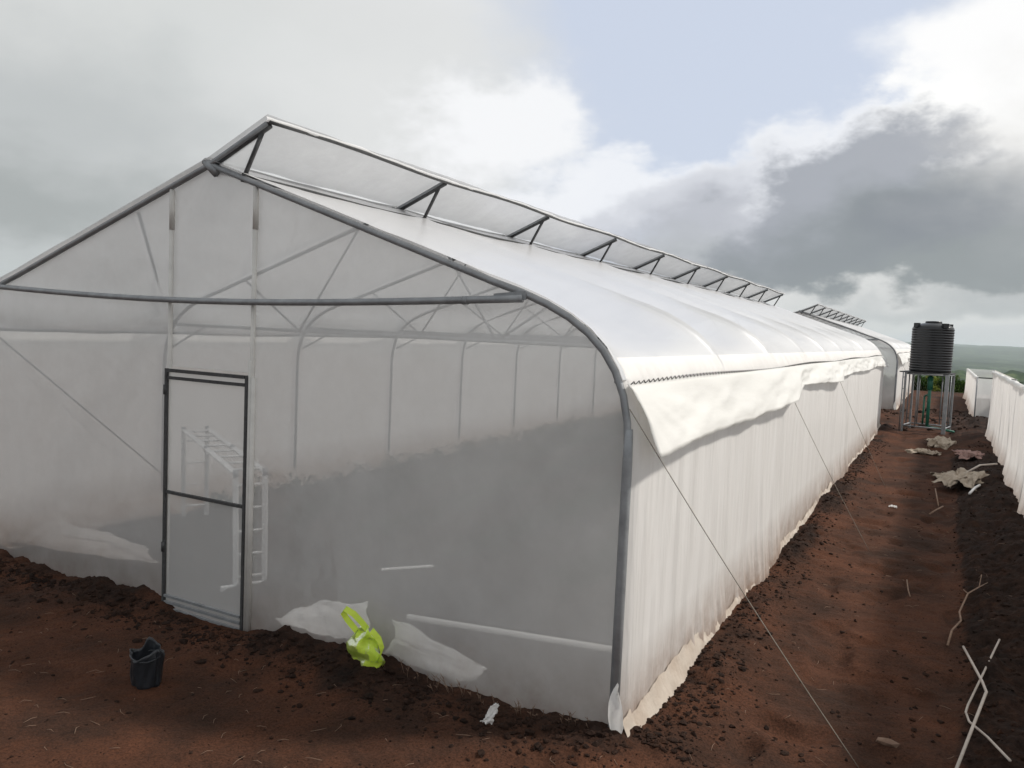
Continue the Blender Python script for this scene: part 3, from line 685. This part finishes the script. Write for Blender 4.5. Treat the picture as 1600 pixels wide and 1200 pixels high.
# ------------------------------------------------------------------ water tank on its stand
TS = empty('tank_stand', (1.25, 21.4, gz(1.22, 21.4)), rad(-9))
tag(TS, 'galvanised steel tube stand with side ladder under the black water tank', 'tank stand')
hw, ph_ = .53, 1.66
for sx, sy in ((-1, -1), (1, -1), (-1, 1), (1, 1)):
    mb = MB(); mb.box((sx*hw, sy*hw, -.15), (sx*hw, sy*hw, ph_), .10 if (sx, sy) == (1, -1) else .05, .06, (0, 1, 0)); mb.build('leg', MT['steel'] if (sx, sy) == (1, -1) else MT['steel'], TS)
for z in (.14, ph_-.03):
    for a, b in (((-hw, -hw), (hw, -hw)), ((hw, -hw), (hw, hw)), ((hw, hw), (-hw, hw)), ((-hw, hw), (-hw, -hw))):
        mb = MB(); mb.tube([(a[0], a[1], z), (b[0], b[1], z)], .022, 6); mb.build('cross_rail', MT['steel'], TS)
for a in ((-.2, -hw), (.25, hw), (-hw, .0), (hw, .1), (-.35, hw)):
    mb = MB(); mb.tube([(a[0], a[1], .14), (a[0], a[1], ph_-.03)], .017, 6); mb.build('upright', MT['steel'], TS)
lad = MB()
for dy in (-.62, -.22): lad.tube([(-hw-.05, dy, -.1), (-hw-.05, dy, ph_)], .016, 6)
for z in np.arange(.2, ph_, .33): lad.tube([(-hw-.05, -.62, z), (-hw-.05, -.22, z)], .012, 6)
lad.build('ladder', MT['steel'], TS)
mb = MB()
for k in range(9): mb.box((-hw-.16, -hw+.02+k*.14, ph_+.015), (hw+.03, -hw+.02+k*.14, ph_+.015), .13, .03)
mb.build('platform', MT['steel_dark'], TS)
TZ = gz(1.22, 21.4)+ph_+.032
TK = empty('water_tank', (1.24, 21.4, TZ), rad(-9)); tag(TK, 'black ribbed plastic water tank on top of the steel stand', 'water tank')
prof = [(0, 0), (.50, 0), (.535, .02)]
nr = 17; h0, h1 = .03, 1.25
for i in range(nr):
    a = h0+(h1-h0)*i/nr; d = (h1-h0)/nr; r = .545
    prof += [(r-.014, a+.04*d), (r-.002, a+.25*d), (r, a+.45*d), (r-.002, a+.65*d), (r-.014, a+.86*d)]
prof += [(.53, h1+.01), (.50, h1+.05), (.36, h1+.12), (.24, h1+.145), (.20, h1+.15)]
mb = MB(); mb.lathe(prof, 56); mb.build('shell', MT['tank'], TK)
mb = MB(); mb.lathe([(.20, h1+.13), (.215, h1+.135), (.215, h1+.185), (.20, h1+.20), (0, h1+.21)], 32); mb.build('lid', MT['tank'], TK)
for k in range(4):   # lifting lugs at the shoulder
    a = rad(45+90*k); mb = MB(); c, s = math.cos(a), math.sin(a)
    mb.box((c*.46, s*.46, h1+.07), (c*.555, s*.555, h1+.07), .16, .13); mb.build('lifting_lug', MT['tank'], TK)
PI_ = MB(); PI_.tube([(.05, -.1, -.02), (.05, -.1, -1.6)], .045, 10); PI_.tube([(.05, -.1, -.12), (.05, -.1, -.5)], .075, 10); PI_.tube([(-.08, -.05, -.7), (-.08, -.05, -1.5)], .025, 8)
PI_.tube([(-.08, -.05, -.7), (.05, -.1, -.62)], .025, 8); PI_.tube([(.05, -.1, -1.55), (.8, -.5, -1.6)], .03, 8); PI_.build('outlet_pipe', MT['green_pipe'], TK)

# ------------------------------------------------------------------ black grow bag on the soil
bx_, by_ = -2.93, -.97
BG = empty('grow_bag', (bx_, by_, gz(bx_, by_)-.01)); tag(BG, 'small black plastic grow bag with torn rim standing on the red soil', 'grow bag')
n = 40; rows = 14; P = np.zeros((rows, n+1, 3))
for i in range(rows):
    for k in range(n+1):
        a = 2*math.pi*(k % n)/n; t = i/(rows-1)
        r = .088+.012*t+.005*math.sin(a*5+t*4)+.004*math.sin(a*9-t*6)
        top = .215+.085*math.exp(-((((a-2.4+math.pi) % (2*math.pi))-math.pi)/.38)**2)+.05*math.exp(-((((a-.1+math.pi) % (2*math.pi))-math.pi)/.35)**2)-.02*math.sin(a*3)
        flare = .012*math.sin(a*4)*t*t
        P[i, k] = ((r+flare)*math.cos(a), (r+flare)*math.sin(a), top*t)
mb = MB(); mb.grid(P)
o = mb.build('bag_wall', MT['black'], BG); so = o.modifiers.new('t', 'SOLIDIFY'); so.thickness = .003
mb = MB(); mb.tube([(.100*math.cos(a), .100*math.sin(a), .20+.012*math.sin(a*2)) for a in np.linspace(0, 6.28, 30)], .006, 6); mb.build('rim_fold', MT['black'], BG)
mb = MB(); mb.lathe([(.0, .13), (.05, .135), (.088, .12)], 24); mb.build('soil_fill', MT['soil'], BG)

# ------------------------------------------------------------------ folding ladder inside, set up as a platform
LD = empty('folding_ladder', (-3.85, .62, gz(-3.85, .75))); tag(LD, 'aluminium folding ladder set up as a low platform inside, behind the door', 'ladder')
o0 = Vector((-3.85, .62, 0)); z00 = gz(-3.85, .75)
def loc(p): return tuple(Vector(p)-Vector((o0.x, o0.y, z00)))
sd_ = Vector((.115, .23, 0))
A0 = Vector((-3.84, .62, .03)); A1 = Vector((-3.74, .50, 1.10)); C1 = Vector((-5.90, 1.72, 1.16)); C0 = Vector((-6.10, 1.90, .10)); Bm = (A1+C1)/2
def section(name, p, q, k, rr=.022, parent=LD):
    mb = MB()
    for s in (Vector((0, 0, 0)), sd_): mb.box(loc(p+s), loc(q+s), .022, .045, (1, .3, .2)); 
    for i in range(k):
        t = (i+.5)/k; mb.tube([loc(p.lerp(q, t)), loc(p.lerp(q, t)+sd_)], .011, 8)
    return mb.build(name, MT['alu'], parent)
section('leg_section', A0, A1, 5); section('platform_section', A1, Bm, 4); section('platform_section', Bm, C1, 4); section('leg_section', C1, C0, 4)
for p in (A1, Bm, C1):
    for s in (Vector((0, 0, 0)), sd_): mb = MB(); mb.tube([loc(p+s-sd_*.07), loc(p+s+sd_*.07)], .034, 12); mb.build('hinge', MT['steel'], LD)
mb = MB(); d = sd_.normalized(); mb.box(loc(A0-d*.13), loc(A0+sd_+d*.13), .05, .07); mb.build('stabiliser_bar', MT['alu'], LD)

V_ = []; F_ = []
for k in range(1500):
    row_ = rng.integers(0, 5); x = -6.35+row_*1.25+rng.normal(0, .12); y = 2.4+18*rng.random(); z = gz(x, y); hh = rng.uniform(.08, .26)
    for q in range(11):
        c = np.array([x, y, z])+np.array([rng.normal(0, .07), rng.normal(0, .07), hh*rng.random()]); a = rng.normal(size=3); a /= np.linalg.norm(a); b = np.cross(a, rng.normal(size=3)); b /= np.linalg.norm(b)
        w_ = rng.uniform(.02, .05); o_ = len(V_); V_ += [tuple(c-a*w_), tuple(c-b*w_*.5), tuple(c+a*w_), tuple(c+b*w_*.5)]; F_.append((o_, o_+1, o_+2, o_+3))
mb = MB(); mb.add(V_, F_, False); tag(mb.build('crop_rows', MT['leaf_dark']), kind='stuff')

# ------------------------------------------------------------------ plastic sheets, bag, pipe
def sheet(name, poly, h, mat, seed, label, cat, loc_, lift=.0, n=26, crump=.05, group=None, thick=.003):
    """crumpled sheet filling a quad given by four corners"""
    a, b, c, d = [Vector(p) for p in poly]; P = np.zeros((n, n, 3))
    for i in range(n):
        for j in range(n):
            u, v = i/(n-1), j/(n-1); p = a.lerp(b, u).lerp(d.lerp(c, u), v); P[i, j] = p
    U, V = np.meshgrid(np.linspace(0, 1, n), np.linspace(0, 1, n), indexing='ij')
    crump = crump*1.4
    P[..., 2] += h*np.sin(U*math.pi)*np.sin(V*math.pi)*.9+crump*(fbm(U*4, V*4, 4, seed)-.4)+crump*.7*np.abs(fbm(U*9, V*6, 3, seed+2)-.5)
    P[..., 0] += crump*1.1*(fbm(U*5, V*5, 3, seed+5)-.5); P[..., 1] += crump*1.1*(fbm(U*5, V*5, 3, seed+7)-.5)
    P -= np.array(loc_); mb = MB(); mb.grid(P); o = mb.build(name, mat); o.location = loc_
    tag(o, label, cat, group)
    if thick: s = o.modifiers.new('t', 'SOLIDIFY'); s.thickness = thick
    return o
sheet('plastic_sheet', [(-2.85, .10, .08), (-2.70, .36, .20), (-2.14, .30, .32), (-1.82, .10, -.02)], .05, MT['sheet'], 801, 'crumpled white plastic sheet just right of the door, behind the gable film', 'plastic sheet', (-2.5, .2, 0), group='loose white plastic sheets')
sheet('plastic_sheet', [(-1.80, .10, .0), (-1.73, .14, .33), (-.98, .20, .13), (-1.30, .10, -.12)], .03, MT['sheet'], 811, 'white plastic sheet rising to a point, right of the lime bag behind the gable film', 'plastic sheet', (-1.5, .12, 0), group='loose white plastic sheets')
sheet('plastic_sheet', [(-6.9, .25, .02), (-6.6, .62, .22), (-4.75, .34, .34), (-4.35, .20, .26)], .04, MT['net'], 821, 'long band of white plastic lying inside at the far left of the gable', 'plastic sheet', (-5.8, .3, 0), group='loose white plastic sheets')
# white pipe lying inside across the front
mb = MB(); z1 = max(gz(-2.02+1.62*t, .7+.33*t)-.0 for t in np.linspace(0, 1, 20))+.02; a = (-2.02, .70, z1); b = (-.40, 1.03, z1)
mb.tube([tuple(np.array(lerp(a, b, t))-np.array(a)) for t in np.linspace(0, 1, 8)], .024, 10); o = mb.build('white_pipe', MT['sheet']); o.location = a
tag(o, 'long white pipe lying on the soil inside, behind the right half of the gable', 'pipe')
# another length of thin bright strip on the soil inside
mb = MB(); mb.box((0, 0, .02), (.38, .30, .05), .05, .01); o = mb.build('white_strip', MT['sheet']); o.location = (-2.9, 1.5, max(gz(-2.9+.38*t, 1.5+.3*t) for t in (0, .3, .6, 1))+.02); tag(o, 'short white strip lying on dark soil inside, right of the ladder', 'strip')
# lime carrier bag
LB = empty('carrier_bag', (-1.81, -.11, .035)); LB.scale = (1.42, 1.2, 1.08); tag(LB, 'bright lime green plastic carrier bag leaning on the gable film above the soil heap', 'bag')
n = 30; P = np.zeros((n, n, 3))
for i in range(n):
    for j in range(n):
        t = i/(n-1); a = 2*math.pi*j/(n-1)
        cx_ = -.02+.055*t+.02*math.sin(t*5); wv = .115*(1-.25*t)*(1-.75*max(0, (t-.82)/.18)**1.5)*(.62+.42*math.sin(min(1, t*1.15)*math.pi)) + .006*math.sin(a*6+t*9)
        dv = .045*(.4+.6*math.sin(t*math.pi))*(1-.9*max(0, (t-.85)/.15))+.008*math.sin(a*5-t*12)
        P[i, j] = (cx_+wv*math.cos(a)+.012*math.sin(t*17+a*2), dv*math.sin(a)-.01, -.06+.36*t+.018*math.sin(a*3+t*4))
P[..., 0] += .022*(fbm(P[..., 2]*14, P[..., 0]*20+5, 3, 901)-.5); P[..., 1] += .045*(fbm(P[..., 2]*18, P[..., 0]*18, 3, 903)-.5)
mb = MB(); mb.grid(P); mb.build('bag_body', MT['neon'], LB)
def loop(pts, w, nm):
    P = np.array([[(p[0]+q*w*.25, p[1]+.006*q, p[2]+q*w*.6) for q in (-1, -.3, .4, 1)] for p in pts]); mb = MB(); mb.grid(P); mb.build(nm, MT['neon'], LB)
loop([(-.03+.0, -.02, .27), (-.085, -.03, .335), (-.115, -.03, .375), (-.10, -.03, .40), (-.05, -.02, .375), (.01, -.02, .325), (.03, -.01, .29)], .028, 'handle')
loop([(.06, -.02, .30), (.115, -.03, .26), (.135, -.03, .20), (.115, -.03, .13), (.08, -.02, .10)], .028, 'handle')
mb = MB()
for k in range(46):
    x = rng.uniform(-1.7, -.12); y = -.05-rng.random()*.05; z = gz(x, y); h_ = rng.uniform(.03, .12); a = rng.uniform(-.5, .5)
    mb.tube([(x, y, z), (x+a*h_*.4, y-.01, z+h_*.6), (x+a*h_, y-.01, z+h_)], [.0022, .002, .001], 4)
    for q in range(2): mb.tube([(x+a*h_*.4, y-.01, z+h_*(.5+.2*q)), (x+a*h_*.4+rng.uniform(-.025, .025), y-.02, z+h_*(.75+.2*q))], [.003, .001], 4)
tag(mb.build('dry_weeds', MT['twig']), kind='stuff')
# scrap on the berm in front
sheet('film_scrap', [(-.60, -.42, .05), (-.53, -.40, .05), (-.515, -.36, .16), (-.54, -.36, .165)], .0, MT['sheet'], 831, 'small torn scrap of white film stuck in the soil heap before the gable', 'scrap', (-.56, -.4, gz(-.56, -.4)-.02), crump=.02)
bpy.data.objects['film_scrap'].location = (-.66, -.36, gz(-.66, -.36)+.02)

# crossed bent tubes at bottom right
def onfloor(x, y, dz=.02): return (x, y, gz(x, y)+dz)
def bent(name, pts, r, mat, label, cat, group=None):
    o_ = Vector(pts[0]); mb = MB(); mb.tube([tuple(Vector(p)-o_) for p in pts], r, 8); o = mb.build(name, mat); o.location = o_; tag(o, label, cat, group); return o
bent('bent_tube', [onfloor(1.88, 2.95, .05), onfloor(1.965, 1.90, .11), onfloor(1.985, 1.74, .12), onfloor(1.975, 1.62, .12), onfloor(1.80, .65, .06)], .0095, MT['pipe'], 'thicker pale bent tube at bottom right, lying on top where the two cross', 'tube', 'crossed bent tubes')
bent('bent_tube', [onfloor(2.13, 3.05, .05), onfloor(1.885, 1.72, .05), onfloor(1.868, 1.56, .06), onfloor(1.885, 1.44, .06), (1.97, 1.1, gz(1.97, 1.1)+.07), onfloor(2.06, .75, .08)], .0075, MT['pipe'], 'thinner pale bent tube at bottom right, passing under the other', 'tube', 'crossed bent tubes')
# dead branch
BR = empty('dead_branch', onfloor(1.78, 3.05, .02)); tag(BR, 'thin forked dead branch lying on the dark soil above the crossed tubes', 'branch')
def rel(p, b=BR): return tuple(Vector(p)-b.location)
mb = MB(); pts = [onfloor(1.77, 3.0), onfloor(1.80, 3.3, .05), onfloor(1.87, 3.55, .07), onfloor(1.86, 3.75, .09), onfloor(1.93, 4.15, .11), onfloor(2.03, 4.45, .10), onfloor(2.12, 4.85, .04)]
mb.tube([rel(p) for p in pts], [.009, .009, .008, .008, .007, .006, .003], 6); mb.build('stem', MT['twig'], BR)
mb = MB(); mb.tube([rel(pts[4]), rel(onfloor(1.90, 4.4, .10)), rel(onfloor(1.93, 4.55, .05))], [.005, .004, .002], 5); mb.build('side_twig', MT['twig'], BR)
mb = MB(); mb.tube([rel(pts[5]), rel(onfloor(2.06, 4.8, .12)), rel(onfloor(2.05, 5.0, .06))], [.005, .004, .002], 5); mb.build('side_twig', MT['twig'], BR)
# stone and other litter on the path
def stone(x, y, s, label, grp='stones on the path'):
    V = IV*(1+rng.uniform(-.2, .2, (len(IV), 1)))*np.array([1.3, .7, .45])*s
    mb = MB(); mb.add(V.tolist(), [tuple(int(q) for q in f) for f in IF], False); o = mb.build('stone', MT['stone']); o.location = (x, y, gz(x, y)+s*.2); tag(o, label, 'stone', grp)
stone(1.44, .95, .055, 'flat pale stone on the red soil at the bottom, left of the crossed tubes')
stone(1.20, 5.2, .03, 'small stone in the middle of the path')
# debris heap
def gsheet(name, cx, cy, w, l, ang, h, mat, seed, label, cat, crump=.08, grp=None):
    c, s = math.cos(rad(ang)), math.sin(rad(ang)); z = gz(cx, cy)+.01
    q_ = [(cx+c*a*w/2-s*b*l/2, cy+s*a*w/2+c*b*l/2, z) for a, b in ((-1, -1), (1, -1), (1, 1), (-1, 1))]
    return sheet(name, q_, h, mat, seed, label, cat, (cx, cy, z), crump=crump, group=grp, n=30)
gsheet('empty_sack', 2.02, 11.6, .55, 1.5, -12, .10, MT['sack'], 851, 'crumpled pale sack in the debris on the right of the path', 'sack', .22, 'sacks and sheeting dropped on the path')
gsheet('empty_sack', 1.80, 12.6, .50, .45, 20, .06, MT['sack'], 855, 'small pale sack end behind the crumpled sack on the path', 'sack', .15, 'sacks and sheeting dropped on the path')
gsheet('cloth_scrap', 2.20, 15.2, .50, .7, 10, .05, MT['rust'], 861, 'reddish grey cloth scrap close to the long netted enclosure', 'cloth', .14, 'sacks and sheeting dropped on the path')
gsheet('pale_sheeting', 1.30, 16.4, .70, .35, -8, .04, MT['sack'], 871, 'narrow strip of pale sheeting across the middle of the path', 'sheeting', .12, 'sacks and sheeting dropped on the path')
gsheet('grey_sack', 1.72, 18.2, .55, 1.3, 5, .16, MT['sack'], 881, 'grey heap of sacking at the foot of the tank stand', 'sack', .22, 'sacks and sheeting dropped on the path')
def rod(x0, y0, x1, y1, r, label, mat='pipe', dz=.06, nm='broken_rod'):
    bent(nm, [onfloor(x0, y0, dz*.6), onfloor((x0+x1)/2, (y0+y1)/2, dz), onfloor(x1, y1, dz)], r, MT[mat], label, 'rod', 'rods in the debris')
rod(2.0, 12.1, 2.58, 13.0, .018, 'long pale rod reaching from the crumpled sack to the enclosure wall', dz=.12)
rod(2.08, 10.1, 2.25, 11.1, .020, 'short thick white rod below the crumpled sack', 'alu')
rod(1.66, 9.4, 1.60, 10.8, .009, 'thin pale stick left of the short thick rod', 'twig')
rod(1.55, 8.7, 1.72, 9.3, .012, 'small curved stick on the path below the thin stick', 'twig')
rod(1.45, 4.2, 1.40, 4.75, .006, 'thin dry straw stick in the middle of the near path', 'twig', .03)
gsheet('film_scrap', 1.05, 9.0, .10, .10, 0, .02, MT['sheet'], 891, 'tiny white film scrap in the middle of the path', 'scrap', .03)

# ------------------------------------------------------------------ shrubs and trees beyond the terrace
def leaf_cloud(n, rx, rz, leaf, seed, lobes=9):
    g = np.random.default_rng(seed)
    L_ = [(g.uniform(-.6, .6)*rx, g.uniform(-.6, .6)*rx, g.uniform(-.35, .7)*rz, g.uniform(.28, .55)) for _ in range(lobes)]
    V = np.zeros((n, 4, 3))
    for i in range(n):
        lx, ly, lz, lr = L_[g.integers(lobes)]; d = g.normal(size=3); d /= np.linalg.norm(d); rr_ = g.random()**.35
        p = np.array([lx+d[0]*lr*rx*rr_, ly+d[1]*lr*rx*rr_, lz+d[2]*lr*rz*rr_])
        a = g.normal(size=3); a /= np.linalg.norm(a); b = np.cross(a, g.normal(size=3)); b /= np.linalg.norm(b); s = leaf*g.uniform(.6, 1.4)
        V[i] = [p-a*s-b*s*.5, p+a*s-b*s*.5, p+a*s+b*s*.5, p-a*s+b*s*.5]
    return V.reshape(-1, 3).tolist(), [tuple(range(4*i, 4*i+4)) for i in range(n)]
def plant(name, h, rx, leaf, nn, seed, mat, trunk=True):
    r = empty(name); v, f = leaf_cloud(nn, rx, h*(.36 if trunk else .5), leaf, seed); mb = MB()
    zc = h*(.64 if trunk else .45); mb.add([(a, b, c+zc) for a, b, c in v], f, False); mb.build('crown', MT[mat], r)
    mb = MB(); g = random.Random(seed)
    mb.tube([(0, 0, -.3), (.05*h*g.uniform(-1, 1), 0, h*.35), (.03*h, .02*h, h*.75)], [h*.030, h*.022, h*.008], 7)
    for k in range(5):
        a = g.uniform(0, 6.28); mb.tube([(.02*h, 0, h*(.3+.07*k)), (math.cos(a)*rx*.6, math.sin(a)*rx*.6, h*(.55+.08*k))], [h*.012, h*.004], 5)
    mb.build('trunk', MT['bark'], r); return r
protos = {'a': plant('shrub', 1.7, 1.1, .055, 2600, 1, 'leaf', False), 'b': plant('shrub', 1.5, 1.0, .06, 2400, 2, 'leaf2', False),
          'c': plant('tree', 7, 3.2, .16, 3000, 3, 'leaf', True), 'd': plant('tree', 6, 3.4, .17, 3000, 4, 'leaf_dark', True), 'e': plant('tree', 8, 3.0, .18, 3000, 5, 'leaf2', True)}
used = set()
def place(k, x, y, s, label, cat, grp, dz=0):
    o = protos[k] if k not in used else copy_tree(protos[k]); used.add(k)
    o.location = (x, y, gz(x, y)-.12+dz); o.rotation_euler = (0, 0, random.uniform(0, 6.28)); o.scale = (s, s, s*random.uniform(.92, 1.08))
    tag(o, label, cat, grp); return o
ORD = ['leftmost', 'second from the left', 'third from the left', 'fourth from the left', 'fifth from the left', 'sixth from the left', 'seventh from the left', 'eighth from the left', 'ninth from the left', 'tenth from the left', 'rightmost']
row = [(-1.6, 'a'), (-.6, 'b'), (.3, 'a'), (1.1, 'b'), (1.9, 'a'), (2.7, 'a'), (3.6, 'b'), (4.8, 'a'), (6.2, 'a'), (7.8, 'b'), (9.6, 'a')]
for (x, k), w_ in zip(row, ORD):
    place(k, x, 47.0+random.uniform(-.8, .9), random.uniform(.78, .95), '%s green shrub, %s in the low row at the terrace edge' % ('light' if k == 'b' else 'dark', w_), 'shrub', 'shrubs at the terrace edge', -.25)
TR = [(2.6, 61, 'd', .42), (4.6, 66, 'c', .45), (6.2, 60, 'd', .42), (8.3, 63, 'd', .5), (10.6, 58, 'e', .50), (12.5, 67, 'd', .6), (1.0, 78, 'd', .6), (15.5, 80, 'c', .7), (-2.5, 74, 'c', .55), (19, 90, 'd', .8), (22, 80, 'e', .7)]
TR.sort(key=lambda q: q[0]/q[1])
for (x, y, k, s), w_ in zip(TR, ORD):
    place(k, x, y, s, '%s green tree on the slope beyond the shrubs, %s of the trees' % ({'d': 'dark', 'c': 'mid', 'e': 'yellow'}[k], w_), 'tree', 'trees on the slope beyond the shrubs')

# ------------------------------------------------------------------ haze
x0, x1, y0, y1, z0, z1 = -12300, 12300, -650, 14300, -140, 60
mb = MB(); mb.add([(x, y, z) for z in (z0, z1) for x, y in ((x0, y0), (x1, y0), (x1, y1), (x0, y1))], [(3, 2, 1, 0), (4, 5, 6, 7), (0, 1, 5, 4), (1, 2, 6, 5), (2, 3, 7, 6), (3, 0, 4, 7)], False)
m, t = newmat('haze'); pv = nd(t, 'ShaderNodeVolumePrincipled'); pv.inputs['Color'].default_value = (.80, .88, .93, 1); pv.inputs['Density'].default_value = .00008; pv.inputs['Anisotropy'].default_value = .2
o_ = nd(t, 'ShaderNodeOutputMaterial'); t.links.new(pv.outputs[0], o_.inputs['Volume'])
hz_o = mb.build('haze', m); hz_o['kind'] = 'stuff'
